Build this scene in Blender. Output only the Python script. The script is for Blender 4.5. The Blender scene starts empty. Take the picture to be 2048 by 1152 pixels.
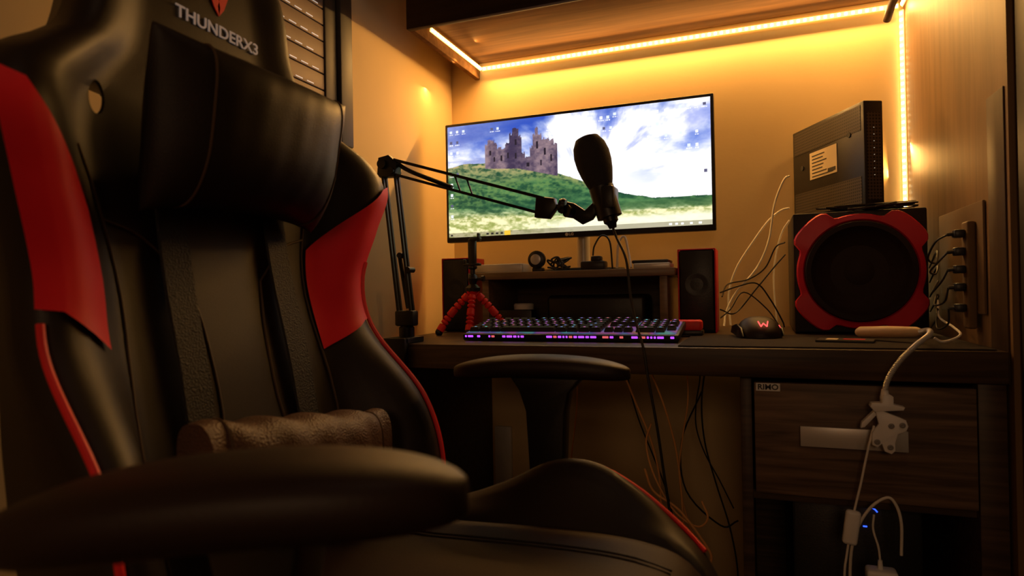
import bpy, bmesh, math, random
import numpy as np
from mathutils import Vector, Matrix
random.seed(4)
SC=bpy.context.scene
COL=SC.collection
try:
    SC.view_settings.view_transform='Standard'
except Exception: pass
R=math.radians

# ---------------------------------------------------------------- materials
def mat(name,c,rough=.5,metal=0.,em=None,es=0.,bump=None,var=None,spec=.5,vs=8.):
    m=bpy.data.materials.new(name); m.use_nodes=True
    nt=m.node_tree; b=nt.nodes['Principled BSDF']
    b.inputs['Roughness'].default_value=rough; b.inputs['Metallic'].default_value=metal
    b.inputs['Specular IOR Level'].default_value=spec
    b.inputs['Base Color'].default_value=(*c,1)
    if em is not None:
        b.inputs['Emission Color'].default_value=(*em,1); b.inputs['Emission Strength'].default_value=es
    tc=nt.nodes.new('ShaderNodeTexCoord')
    a=.12 if var is None else var
    n=nt.nodes.new('ShaderNodeTexNoise'); n.inputs['Scale'].default_value=vs; n.inputs['Detail'].default_value=4
    nt.links.new(tc.outputs['Object'],n.inputs['Vector'])
    r=nt.nodes.new('ShaderNodeValToRGB')
    r.color_ramp.elements[0].position=.3; r.color_ramp.elements[1].position=.7
    r.color_ramp.elements[0].color=(*[x*(1-a) for x in c],1); r.color_ramp.elements[1].color=(*[min(1,x*(1+a)) for x in c],1)
    nt.links.new(n.outputs['Fac'],r.inputs['Fac']); nt.links.new(r.outputs['Color'],b.inputs['Base Color'])
    if bump:
        kind,sc,st=bump
        if kind=='v':
            t=nt.nodes.new('ShaderNodeTexVoronoi'); out='Distance'
        else:
            t=nt.nodes.new('ShaderNodeTexNoise'); t.inputs['Detail'].default_value=6; out='Fac'
        t.inputs['Scale'].default_value=sc
        nt.links.new(tc.outputs['Object'],t.inputs['Vector'])
        bp=nt.nodes.new('ShaderNodeBump'); bp.inputs['Strength'].default_value=st; bp.inputs['Distance'].default_value=.002
        nt.links.new(t.outputs[out],bp.inputs['Height']); nt.links.new(bp.outputs['Normal'],b.inputs['Normal'])
    return m

def wood(name,c1,c2,stretch=(1.5,30,30),rough=.5,scale=1.,spec=.5):
    m=bpy.data.materials.new(name); m.use_nodes=True
    nt=m.node_tree; b=nt.nodes['Principled BSDF']; b.inputs['Roughness'].default_value=rough; b.inputs['Specular IOR Level'].default_value=spec
    tc=nt.nodes.new('ShaderNodeTexCoord'); mp=nt.nodes.new('ShaderNodeMapping'); mp.inputs['Scale'].default_value=[s*scale for s in stretch]
    n=nt.nodes.new('ShaderNodeTexNoise'); n.inputs['Scale'].default_value=2.5; n.inputs['Detail'].default_value=8; n.inputs['Distortion'].default_value=.6
    r=nt.nodes.new('ShaderNodeValToRGB'); r.color_ramp.elements[0].position=.35; r.color_ramp.elements[1].position=.68
    r.color_ramp.elements[0].color=(*c1,1); r.color_ramp.elements[1].color=(*c2,1)
    nt.links.new(tc.outputs['Object'],mp.inputs['Vector']); nt.links.new(mp.outputs['Vector'],n.inputs['Vector'])
    nt.links.new(n.outputs['Fac'],r.inputs['Fac']); nt.links.new(r.outputs['Color'],b.inputs['Base Color'])
    bp=nt.nodes.new('ShaderNodeBump'); bp.inputs['Strength'].default_value=.25; bp.inputs['Distance'].default_value=.001
    nt.links.new(n.outputs['Fac'],bp.inputs['Height']); nt.links.new(bp.outputs['Normal'],b.inputs['Normal'])
    return m

M={}
M['wall']=mat('wall_paint',(.76,.58,.32),.85,bump=('n',90,.12),var=.06,vs=3,spec=.08)
M['wallr']=wood('side_wall_panel_wood',(.16,.088,.034),(.22,.125,.05),(14,14,1.2),.55,spec=.3)
M['ceil']=mat('ceiling_paint',(.5,.42,.3),.9)
M['floor']=wood('floor_wood',(.05,.025,.012),(.10,.05,.025))
M['leather']=mat('black_leather',(.015,.008,.005),.48,bump=('v',900,.10),var=.25,spec=.42)
M['pillow']=mat('pillow_leather',(.013,.007,.005),.52,bump=('v',800,.12),var=.2,spec=.38)
M['seam']=mat('seam_thread',(.085,.05,.025),.6)
M['seatl']=mat('seat_leather',(.022,.008,.006),.55,bump=('v',700,.15),var=.2,spec=.25)
M['lumbar']=mat('lumbar_weave',(.10,.05,.032),.5,bump=('v',420,.45),var=.2)
M['red']=mat('red_leather',(.95,.010,.035),.5,bump=('v',900,.10),var=.05)
M['redpipe']=mat('red_piping',(.9,.02,.03),.5)
M['plastic']=mat('black_plastic',(.010,.009,.009),.4,bump=('n',300,.1))
M['plasticsoft']=mat('soft_black_pad',(.018,.008,.006),.5,bump=('n',500,.12),spec=.38)
M['metalblk']=mat('black_metal',(.010,.009,.008),.38,metal=.3)
M['redpl']=mat('red_plastic',(.72,.012,.045),.42)
M['redmat']=mat('red_rubber',(.9,.03,.02),.5)
M['fabric']=mat('woofer_rubber',(.022,.010,.008),.65,bump=('n',200,.2),spec=.3)
M['foam']=mat('mic_foam',(.028,.024,.03),.9,bump=('n',400,.5))
M['strap']=mat('black_strap',(.008,.006,.005),.6,bump=('v',500,.4))
M['desk']=wood('desk_wood',(.038,.021,.011),(.095,.055,.030),(1.5,30,30),.45,spec=.35)
M['drawer']=wood('drawer_wood',(.085,.055,.036),(.22,.14,.09),(2,30,34),.5,spec=.3)
M['shelfw']=wood('shelf_wood',(.11,.052,.018),(.18,.09,.033),(1.3,20,20),.85,spec=.08)
M['shelfd']=wood('shelf_front',(.026,.013,.007),(.048,.026,.013),(1.3,20,20),.7,spec=.15)
M['darkw']=wood('dark_wardrobe_wood',(.006,.004,.002),(.010,.006,.004),(20,20,1.3),.6,spec=.2)
M['shadow']=wood('painted_shadow_brown',(.045,.022,.009),(.06,.032,.013),(20,20,1.3),.6,spec=.2)
M['riser']=wood('riser_wood',(.16,.10,.055),(.27,.18,.10),(2,30,30),.4)
M['silver']=mat('brushed_silver',(.66,.64,.61),.35,metal=.3)
M['grey']=mat('grey_plastic',(.25,.24,.23),.5)
M['white']=mat('white_plastic',(.90,.88,.85),.4)
M['cream']=mat('cream_plastic',(.15,.09,.04),.6,spec=.2)
M['whitec']=mat('white_cable',(.88,.83,.74),.45)
M['blackc']=mat('black_cable',(.012,.01,.01),.45)
M['tan']=mat('tan_handle',(.66,.46,.26),.5)
M['orange']=mat('orange_cable',(.95,.46,.15),.5)
M['cloth']=mat('mousepad_cloth',(.03,.022,.018),.8,bump=('v',600,.3),spec=.2)
M['paper']=mat('label_paper',(.75,.62,.42),.7)
M['frame']=mat('window_frame_metal',(.04,.034,.03),.5)
M['slat']=mat('shutter_slat',(.26,.19,.145),.6)
M['slot']=mat('shutter_slot_glow',(1,.97,.95),.6,em=(1,.93,.86),es=.26)  # emission stands in for outside light coming through the slots
M['glass']=mat('dark_glass',(.01,.01,.012),.1)
M['led']=mat('led_bead',(1,.8,.4),.5,em=(1,.76,.36),es=18)
M['ledb']=mat('led_tape',(1,.6,.2),.5,em=(1,.54,.13),es=3.4)
M['purple']=mat('purple_light',(.3,.1,.5),.5,em=(.40,.06,.9),es=1.6)
M['pink']=mat('pink_light',(.5,.1,.3),.5,em=(.9,.14,.16),es=.8)
M['redl']=mat('red_light',(.6,.05,.05),.5,em=(1,.08,.08),es=2)
M['bluel']=mat('blue_light',(.05,.1,.6),.5,em=(.03,.10,1),es=2)
M['wled']=mat('white_led',(.6,.6,.6),.5,em=(1,.85,.6),es=.4)
M['ink']=mat('label_ink',(.03,.03,.03),.6)
M['txt']=mat('chair_lettering',(.42,.36,.32),.5,em=(.5,.4,.35),es=.16)  # slight emission brightens the lettering, which is no lamp

def rgbmat(name,strength,base=(.02,.02,.02)):
    m=bpy.data.materials.new(name); m.use_nodes=True; nt=m.node_tree; b=nt.nodes['Principled BSDF']
    g=nt.nodes.new('ShaderNodeNewGeometry'); n=nt.nodes.new('ShaderNodeTexNoise'); n.inputs['Scale'].default_value=22
    h=nt.nodes.new('ShaderNodeCombineColor'); h.mode='HSV'; h.inputs[1].default_value=.75; h.inputs[2].default_value=1
    mr=nt.nodes.new('ShaderNodeMapRange'); mr.inputs[1].default_value=.3; mr.inputs[2].default_value=.7; mr.inputs[3].default_value=.45; mr.inputs[4].default_value=1.08; mr.clamp=True
    wr=nt.nodes.new('ShaderNodeMath'); wr.operation='FRACT'
    nt.links.new(g.outputs['Position'],n.inputs['Vector']); nt.links.new(n.outputs['Fac'],mr.inputs[0]); nt.links.new(mr.outputs[0],wr.inputs[0]); nt.links.new(wr.outputs[0],h.inputs[0])
    nt.links.new(h.outputs[0],b.inputs['Emission Color']); b.inputs['Emission Strength'].default_value=strength
    b.inputs['Base Color'].default_value=(*base,1)
    return m
M['rgb']=rgbmat('keycap_legend_glow',.6)
M['rgbp']=rgbmat('key_backlight',.16)

def ventmat():
    m=bpy.data.materials.new('vented_black_plastic'); m.use_nodes=True; nt=m.node_tree; b=nt.nodes['Principled BSDF']
    b.inputs['Base Color'].default_value=(.02,.018,.017,1); b.inputs['Roughness'].default_value=.45
    tc=nt.nodes.new('ShaderNodeTexCoord'); v=nt.nodes.new('ShaderNodeTexVoronoi'); v.inputs['Scale'].default_value=150; v.inputs['Randomness'].default_value=0
    r=nt.nodes.new('ShaderNodeValToRGB'); r.color_ramp.elements[0].position=.28; r.color_ramp.elements[1].position=.36
    r.color_ramp.elements[0].color=(.001,.001,.001,1); r.color_ramp.elements[1].color=(.07,.055,.045,1)
    nt.links.new(tc.outputs['Object'],v.inputs['Vector']); nt.links.new(v.outputs['Distance'],r.inputs['Fac']); nt.links.new(r.outputs['Color'],b.inputs['Base Color'])
    return m
M['vent']=ventmat()

# ---------------------------------------------------------------- geometry
def frombm(bm):
    bm.verts.ensure_lookup_table(); bm.verts.index_update()
    g=([tuple(v.co) for v in bm.verts],[tuple(v.index for v in f.verts) for f in bm.faces]); bm.free(); return g
def box(x0,x1,y0,y1,z0,z1,b=0,seg=2):
    bm=bmesh.new(); bmesh.ops.create_cube(bm,size=1)
    for v in bm.verts: v.co=Vector(((x0+x1)/2+v.co.x*(x1-x0),(y0+y1)/2+v.co.y*(y1-y0),(z0+z1)/2+v.co.z*(z1-z0)))
    if b: bmesh.ops.bevel(bm,geom=list(bm.edges),offset=b,segments=seg,profile=.5,affect='EDGES')
    return frombm(bm)
def xf(g,Mx): return ([tuple(Mx@Vector(v)) for v in g[0]],g[1])
def T(x,y,z): return Matrix.Translation((x,y,z))
def Rt(a,ax): return Matrix.Rotation(R(a),4,ax)
def join(*gs):
    V=[];F=[]
    for g in gs:
        o=len(V); V+=list(g[0]); F+=[tuple(i+o for i in f) for f in g[1]]
    return (V,F)
def loft(rings,cap=True,closed=False):
    V=[];F=[];n=len(rings[0])
    for r in rings: V+=[tuple(p) for p in r]
    m=len(rings)
    for i in range(m if closed else m-1):
        a=i*n;b=((i+1)%m)*n
        for j in range(n):
            k=(j+1)%n; F.append((a+j,a+k,b+k,b+j))
    if cap and not closed:
        F.append(tuple(range(n))[::-1]); F.append(tuple((m-1)*n+j for j in range(n)))
    return (V,F)
def frames(P):
    P=[Vector(p) for p in P]; n=len(P); Tn=[]
    for i in range(n):
        t=(P[min(i+1,n-1)]-P[max(i-1,0)]); Tn.append(t.normalized() if t.length>1e-9 else Vector((0,0,1)))
    u=Tn[0].orthogonal().normalized(); out=[]
    for i in range(n):
        u=(u-Tn[i]*u.dot(Tn[i])).normalized(); out.append((P[i],u,Tn[i].cross(u)))
    return out
def cr(pts,sub=6):
    P=[Vector(p) for p in pts]; 
    if len(P)<3: return P
    Q=[P[0]*2-P[1]]+P+[P[-1]*2-P[-2]]; out=[]
    for i in range(1,len(Q)-2):
        for k in range(sub):
            t=k/sub; a,b,c,d=Q[i-1:i+3]
            out.append(.5*((2*b)+(c-a)*t+(2*a-5*b+4*c-d)*t*t+(3*b-a-3*c+d)*t**3))
    out.append(P[-1]); return out
def tube(pts,r,n=8,sub=6,rf=None):
    P=cr(pts,sub); fr=frames(P); rings=[]
    for i,(p,u,v) in enumerate(fr):
        rr=r if rf is None else rf(i/(len(fr)-1))
        rings.append([p+(u*math.cos(2*math.pi*j/n)+v*math.sin(2*math.pi*j/n))*rr for j in range(n)])
    return loft(rings)
def cyl(p0,p1,r0,r1=None,n=20):
    r1=r0 if r1 is None else r1
    fr=frames([p0,p1]); rs=[]
    for (p,u,v),r in zip(fr,(r0,r1)): rs.append([p+(u*math.cos(2*math.pi*j/n)+v*math.sin(2*math.pi*j/n))*r for j in range(n)])
    return loft(rs)
def lathe(prof,p0,ax,n=32):
    ax=Vector(ax).normalized(); u=ax.orthogonal().normalized(); v=ax.cross(u); p0=Vector(p0)
    return loft([[p0+ax*z+(u*math.cos(2*math.pi*j/n)+v*math.sin(2*math.pi*j/n))*max(r,1e-4) for j in range(n)] for r,z in prof])
def prism(poly,h,b=0,seg=2):
    bm=bmesh.new(); vs=[bm.verts.new((x,y,0)) for x,y in poly]; f=bm.faces.new(vs)
    r=bmesh.ops.extrude_face_region(bm,geom=[f]); 
    for v in r['geom']:
        if isinstance(v,bmesh.types.BMVert): v.co.z+=h
    bmesh.ops.recalc_face_normals(bm,faces=list(bm.faces))
    if b: bmesh.ops.bevel(bm,geom=[e for e in bm.edges if abs(e.verts[0].co.z-e.verts[1].co.z)<1e-6],offset=b,segments=seg,profile=.5,affect='EDGES')
    return frombm(bm)
XZ=Matrix(((1,0,0,0),(0,0,-1,0),(0,1,0,0),(0,0,0,1)))
def ball(c,r,n=16,s=(1,1,1)):
    bm=bmesh.new(); bmesh.ops.create_uvsphere(bm,u_segments=n,v_segments=max(6,n//2),radius=r)
    for v in bm.verts: v.co=Vector((c[0]+v.co.x*s[0],c[1]+v.co.y*s[1],c[2]+v.co.z*s[2]))
    return frombm(bm)
def text(s,size,ext=.0004,sx=1,off=0.):
    c=bpy.data.curves.new('t','FONT'); c.body=s; c.size=size; c.extrude=ext; c.align_x='CENTER'; c.align_y='CENTER'; c.offset=off; c.resolution_u=4
    o=bpy.data.objects.new('t',c); COL.objects.link(o); bpy.context.view_layer.update()
    me=bpy.data.meshes.new_from_object(o.evaluated_get(bpy.context.evaluated_depsgraph_get()))
    g=([(v.co.x*sx,v.co.y,v.co.z) for v in me.vertices],[tuple(p.vertices) for p in me.polygons])
    bpy.data.objects.remove(o); bpy.data.curves.remove(c); bpy.data.meshes.remove(me); return g

WO={}
def O(name,parts,m=None,parent=None,at=None,local=False,label=None,cat=None,kind=None,group=None,smooth=35,rot=None):
    if m is not None: parts=[(parts,m)]
    V=[];F=[];MI=[];mk=[]
    for g,k in parts:
        if k not in mk: mk.append(k)
        o=len(V); V+=[Vector(v) for v in g[0]]; F+=[tuple(i+o for i in f) for f in g[1]]; MI+=[mk.index(k)]*len(g[1])
    lo=Vector((min(v.x for v in V),min(v.y for v in V),min(v.z for v in V))); hi=Vector((max(v.x for v in V),max(v.y for v in V),max(v.z for v in V)))
    if local: org=Vector(at) if at is not None else Vector((0,0,0)); sub=Vector((0,0,0))
    else:
        org=Vector(at) if at is not None else Vector(((lo.x+hi.x)/2,(lo.y+hi.y)/2,lo.z)); sub=org
    me=bpy.data.meshes.new(name); me.from_pydata([tuple(v-sub) for v in V],[],F)
    for k in mk: me.materials.append(M[k])
    me.polygons.foreach_set('material_index',MI)
    bm=bmesh.new(); bm.from_mesh(me); bmesh.ops.recalc_face_normals(bm,faces=list(bm.faces)); bm.to_mesh(me); bm.free()
    if smooth:
        me.polygons.foreach_set('use_smooth',[True]*len(me.polygons))
        me.set_sharp_from_angle(angle=R(smooth))
    me.update()
    ob=bpy.data.objects.new(name,me); COL.objects.link(ob)
    if parent is not None:
        ob.parent=parent
        ob.location=org if local else org-WO[parent]
    else: ob.location=org
    if rot: ob.rotation_euler=[R(a) for a in rot]
    WO[ob]=org
    if label: ob['label']=label
    if cat: ob['category']=cat
    if kind: ob['kind']=kind
    if group: ob['group']=group
    return ob
def E(name,loc,label,cat,rot=None,group=None,parent=None):
    e=bpy.data.objects.new(name,None); e.empty_display_size=.05; COL.objects.link(e); e.location=loc
    if rot: e.rotation_euler=[R(a) for a in rot]
    if label: e['label']=label
    if cat: e['category']=cat
    if group: e['group']=group
    WO[e]=Vector(loc)
    return e
def herm(tab):
    X=[t[0] for t in tab];Y=[t[1] for t in tab];n=len(X);D=[]
    for i in range(n):
        if i==0: D.append((Y[1]-Y[0])/(X[1]-X[0]))
        elif i==n-1: D.append((Y[-1]-Y[-2])/(X[-1]-X[-2]))
        else: D.append((Y[i+1]-Y[i-1])/(X[i+1]-X[i-1]))
    def f(x):
        if x<=X[0]: return Y[0]
        if x>=X[-1]: return Y[-1]
        for i in range(n-1):
            if x<=X[i+1]:
                h=X[i+1]-X[i];t=(x-X[i])/h
                return (2*t**3-3*t*t+1)*Y[i]+(t**3-2*t*t+t)*h*D[i]+(-2*t**3+3*t*t)*Y[i+1]+(t**3-t*t)*h*D[i+1]
    return f
def sm(t): t=max(0,min(1,t)); return t*t*(3-2*t)

# ---------------------------------------------------------------- camera
cam=bpy.data.cameras.new('camera'); co=bpy.data.objects.new('camera',cam); COL.objects.link(co)
cam.sensor_width=36; cam.lens=36*1290/2048; cam.clip_start=.02
co.matrix_world=T(0,0,.85)@Rt(20.8,'Z')@Rt(90.37,'X')@Rt(-1.03,'Z')
cam.dof.use_dof=True; cam.dof.focus_distance=1.35; cam.dof.aperture_fstop=5.0
SC.camera=co

# ---------------------------------------------------------------- room
WX=-.872; WR=.345; WB=1.8
O('floor',box(-1.0,1.4,-1.7,1.95,-.05,0),'floor',kind='structure')
O('ceiling',box(-1.0,1.4,-1.7,1.95,2.5,2.55),'ceil',kind='structure')
O('wall_back',box(-1.0,.5,WB,WB+.1,0,2.5),'wall',kind='structure')
O('wall_right',box(WR,WR+.1,1.13,WB,0,2.5),'wallr',kind='structure')
O('wall_return',box(WR+.1,1.3,1.13,1.23,0,2.5),'wall',kind='structure')
O('wall_east',box(1.3,1.4,-1.6,1.13,0,2.5),'wall',kind='structure')
O('wall_front',box(-1.0,1.4,-1.7,-1.6,0,2.5),'wall',kind='structure')
O('painted_shadow_1',box(WR-.0025,WR-.0002,1.142,1.215,.70,1.14,.0005),'shadow',kind='structure')  # thin dark sheet standing in for a shadow on the side wall
wy0,wy1,wz0,wz1=.62,1.27,1.19,2.25
O('wall_left',join(box(WX-.1,WX,-1.6,wy0,0,2.5),box(WX-.1,WX,wy1,WB,0,2.5),box(WX-.1,WX,wy0,wy1,0,wz0),box(WX-.1,WX,wy0,wy1,wz1,2.5)),'wall',kind='structure')
fw=.05
win=O('window_1',join(box(WX-.07,WX+.004,wy0,wy0+fw,wz0,wz1,.003),box(WX-.07,WX+.004,wy1-.045,wy1,wz0,wz1,.003),box(WX-.06,WX-.006,wy1-.088,wy1-.047,wz0+.03,wz1-.03,.003),
   box(WX-.07,WX+.004,wy0+fw,wy1-.045,wz0,wz0+.035,.003),box(WX-.07,WX+.004,wy0+fw,wy1-.045,wz1-.045,wz1,.003)),'frame',kind='structure')
sl=[];st=[]
z=wz0+.04;kk=0
while z<wz1-.08:
    sl.append(xf(box(-.004,.004,wy0+fw,wy1-.088,0,.0335,.002),T(WX-.014,0,z)))
    for k in range(22):
        y=wy0+.07+k*.036+(.018 if kk%2 else 0)
        if y<wy1-.115:
            st.append(box(WX-.0102,WX-.0092,y,y+.022,z+.003,z+.0052))
    z+=.036; kk+=1
O('shutter',[(join(*sl),'slat'),(join(*st),'slot')],parent=win)

# wall shelf above desk
sh=E('wall_shelf',(-.2,1.6,1.49),'brown wooden wall shelf with light tape beneath, mounted above the desk','shelf')
O('shelf_board',box(-.775,WR-.001,1.40,WB-.001,1.545,1.59,.002),'shelfw',parent=sh)
O('front_panel',box(-.79,WR-.001,1.383,1.40,1.497,1.80,.002),'shelfd',parent=sh)
O('end_panel',box(-.79,-.775,1.40,WB-.001,1.497,1.80,.002),'shelfw',parent=sh)
O('top_board',box(-.775,WR-.001,1.40,WB-.001,1.785,1.80,.001),'shelfd',parent=sh)
O('support_rod',tube([(WR-.02,1.42,1.537),(WR-.022,1.55,1.533),(WR-.035,1.70,1.515),(WR-.04,1.775,1.49)],.009,12),'shelfd',parent=sh,label='short dark brown round rod')

def strip(p0,p1,nrm,wide,gap=.0155):
    p0=Vector(p0);p1=Vector(p1);d=(p1-p0);L=d.length;d.normalize();nrm=Vector(nrm).normalized();w=d.cross(nrm)
    Mx=Matrix((( d.x,w.x,nrm.x,p0.x),(d.y,w.y,nrm.y,p0.y),(d.z,w.z,nrm.z,p0.z),(0,0,0,1)))
    base=xf(box(0,L,-wide/2,wide/2,-.0012,.0012),Mx); bs=[]
    x=gap/2
    while x<L: bs.append(xf(box(x-.0032,x+.0032,-.0032,.0032,.0012,.0035,.0008,1),Mx)); x+=gap
    return base,join(*bs)
b1,l1=strip((-.765,1.794,1.527),(WR-.012,1.794,1.527),(0,-1,-.25),.011)
b2,l2=strip((-.769,1.47,1.527),(-.769,1.79,1.527),(1,0,-.25),.011)
b3,l3=strip((WR-.006,1.79,1.527),(WR-.006,1.42,1.527),(-1,0,-.3),.011)
O('led_strip_light',[(join(b1,b2,b3),'ledb'),(join(l1,l2,l3),'led')],label='glowing warm yellow light tape stuck along the underside of the shelf',cat='led strip')
b4,l4=strip((WR-.006,1.794,1.515),(WR-.006,1.794,.765),(-1,-1,0),.011)
O('led_strip_light',[(b4,'ledb'),(l4,'led')],label='glowing warm yellow light tape running down the wall corner',cat='led strip')

# ---------------------------------------------------------------- desk
dk=E('desk',(-.2,1.46,0),'dark brown wooden desk with one drawer standing against the wall','desk')
DX0,DX1,DY0,DZ=-.77,WR-.004,1.135,.75
O('tabletop',box(DX0,DX1,DY0,WB-.004,DZ-.048,DZ,.002),'desk',parent=dk)
O('side_panel',box(DX0,DX0+.02,DY0+.02,WB-.01,.001,DZ-.048,.001),'desk',parent=dk)
O('side_panel',box(.305,DX1,DY0+.012,WB-.01,.001,DZ-.048,.001),'desk',parent=dk)
O('side_panel',box(-.03,-.012,DY0+.03,WB-.05,.001,DZ-.048,.001),'desk',parent=dk)
O('drawer_case',join(box(-.012,.305,DY0+.03,1.62,.495,.51),box(-.012,.305,1.60,1.62,.1,DZ-.048)),'desk',parent=dk)
dr=O('drawer',join(box(-.008,.302,DY0+.005,DY0+.025,.512,.694,.002),box(.0,.295,DY0+.025,1.55,.52,.66)),'drawer',parent=dk,label='drawer front with pale wood grain')
O('handle',join(box(.060,.210,DY0-.010,DY0-.006,.596,.628,.001),box(.068,.078,DY0-.006,DY0+.005,.606,.622),box(.192,.202,DY0-.006,DY0+.005,.606,.622)),'silver',parent=dr,label='flat silver bar handle')
O('maker_badge',[(box(-.005,.032,DY0+.0035,DY0+.005,.680,.693,.0005,1),'white'),(xf(text('RIMO',.0125,.0003,1.05,.0003),T(.0135,DY0+.0031,.6865)@XZ),'ink')],parent=dr)
O('desk_mat',box(-.13,.33,1.145,1.43,DZ,DZ+.003,.001),'cloth',label='dark cloth mouse mat lying on the desk',cat='mouse mat')

# riser
rz=.900
rs=E('monitor_riser',(-.43,1.6,DZ),'low wooden riser shelf standing on the desk under the monitor','monitor riser')
O('riser_top',box(-.69,-.174,1.50,1.74,rz-.018,rz,.002),'riser',parent=rs)
O('riser_leg',box(-.655,-.637,1.51,1.73,DZ,rz-.018,.001),'riser',parent=rs)
O('riser_leg',box(-.21,-.192,1.51,1.73,DZ,rz-.018,.001),'riser',parent=rs)
O('riser_back',box(-.637,-.21,1.722,1.73,DZ,rz-.018),'desk',parent=rs)

# ---------------------------------------------------------------- monitor
mo=E('computer_monitor',(-.4475,1.63,rz),'wide black computer monitor showing a castle wallpaper, standing on the riser','monitor')
mx0,mx1,mz0,mz1,my=-.800,-.088,.989,1.316,1.605
O('housing',join(box(mx0,mx1,my,my+.022,mz0,mz1,.003),box(mx0+.12,mx1-.12,my+.02,my+.05,mz0+.06,mz1-.07,.012)),'plastic',parent=mo)
O('stand',join(cyl((-.425,1.655,rz+.008),(-.425,1.655,1.08),.017,.017,24),box(-.445,-.405,1.64,1.67,1.02,1.10,.004)),'silver',parent=mo,label='silver round stand post')
O('stand_base',xf(lathe([(0,0),(.11,0),(.112,.004),(.108,.008),(.02,.011),(0,.011)],(0,0,0),(0,0,1),40),T(-.425,1.645,rz)@Matrix.Diagonal((1,.75,1,1))),'plastic',parent=mo)
O('logo',join(xf(text('LG',.0095,.0003,1.1,.0003),T(-.444,my-.0006,mz0+.0075)@XZ),xf(lathe([(.0030,0),(.0043,0),(.0043,.0006),(.0030,.0006)],(0,0,0),(0,0,1),20),T(-.456,my-.0002,mz0+.0075)@XZ)),'white',parent=mo)

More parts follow.
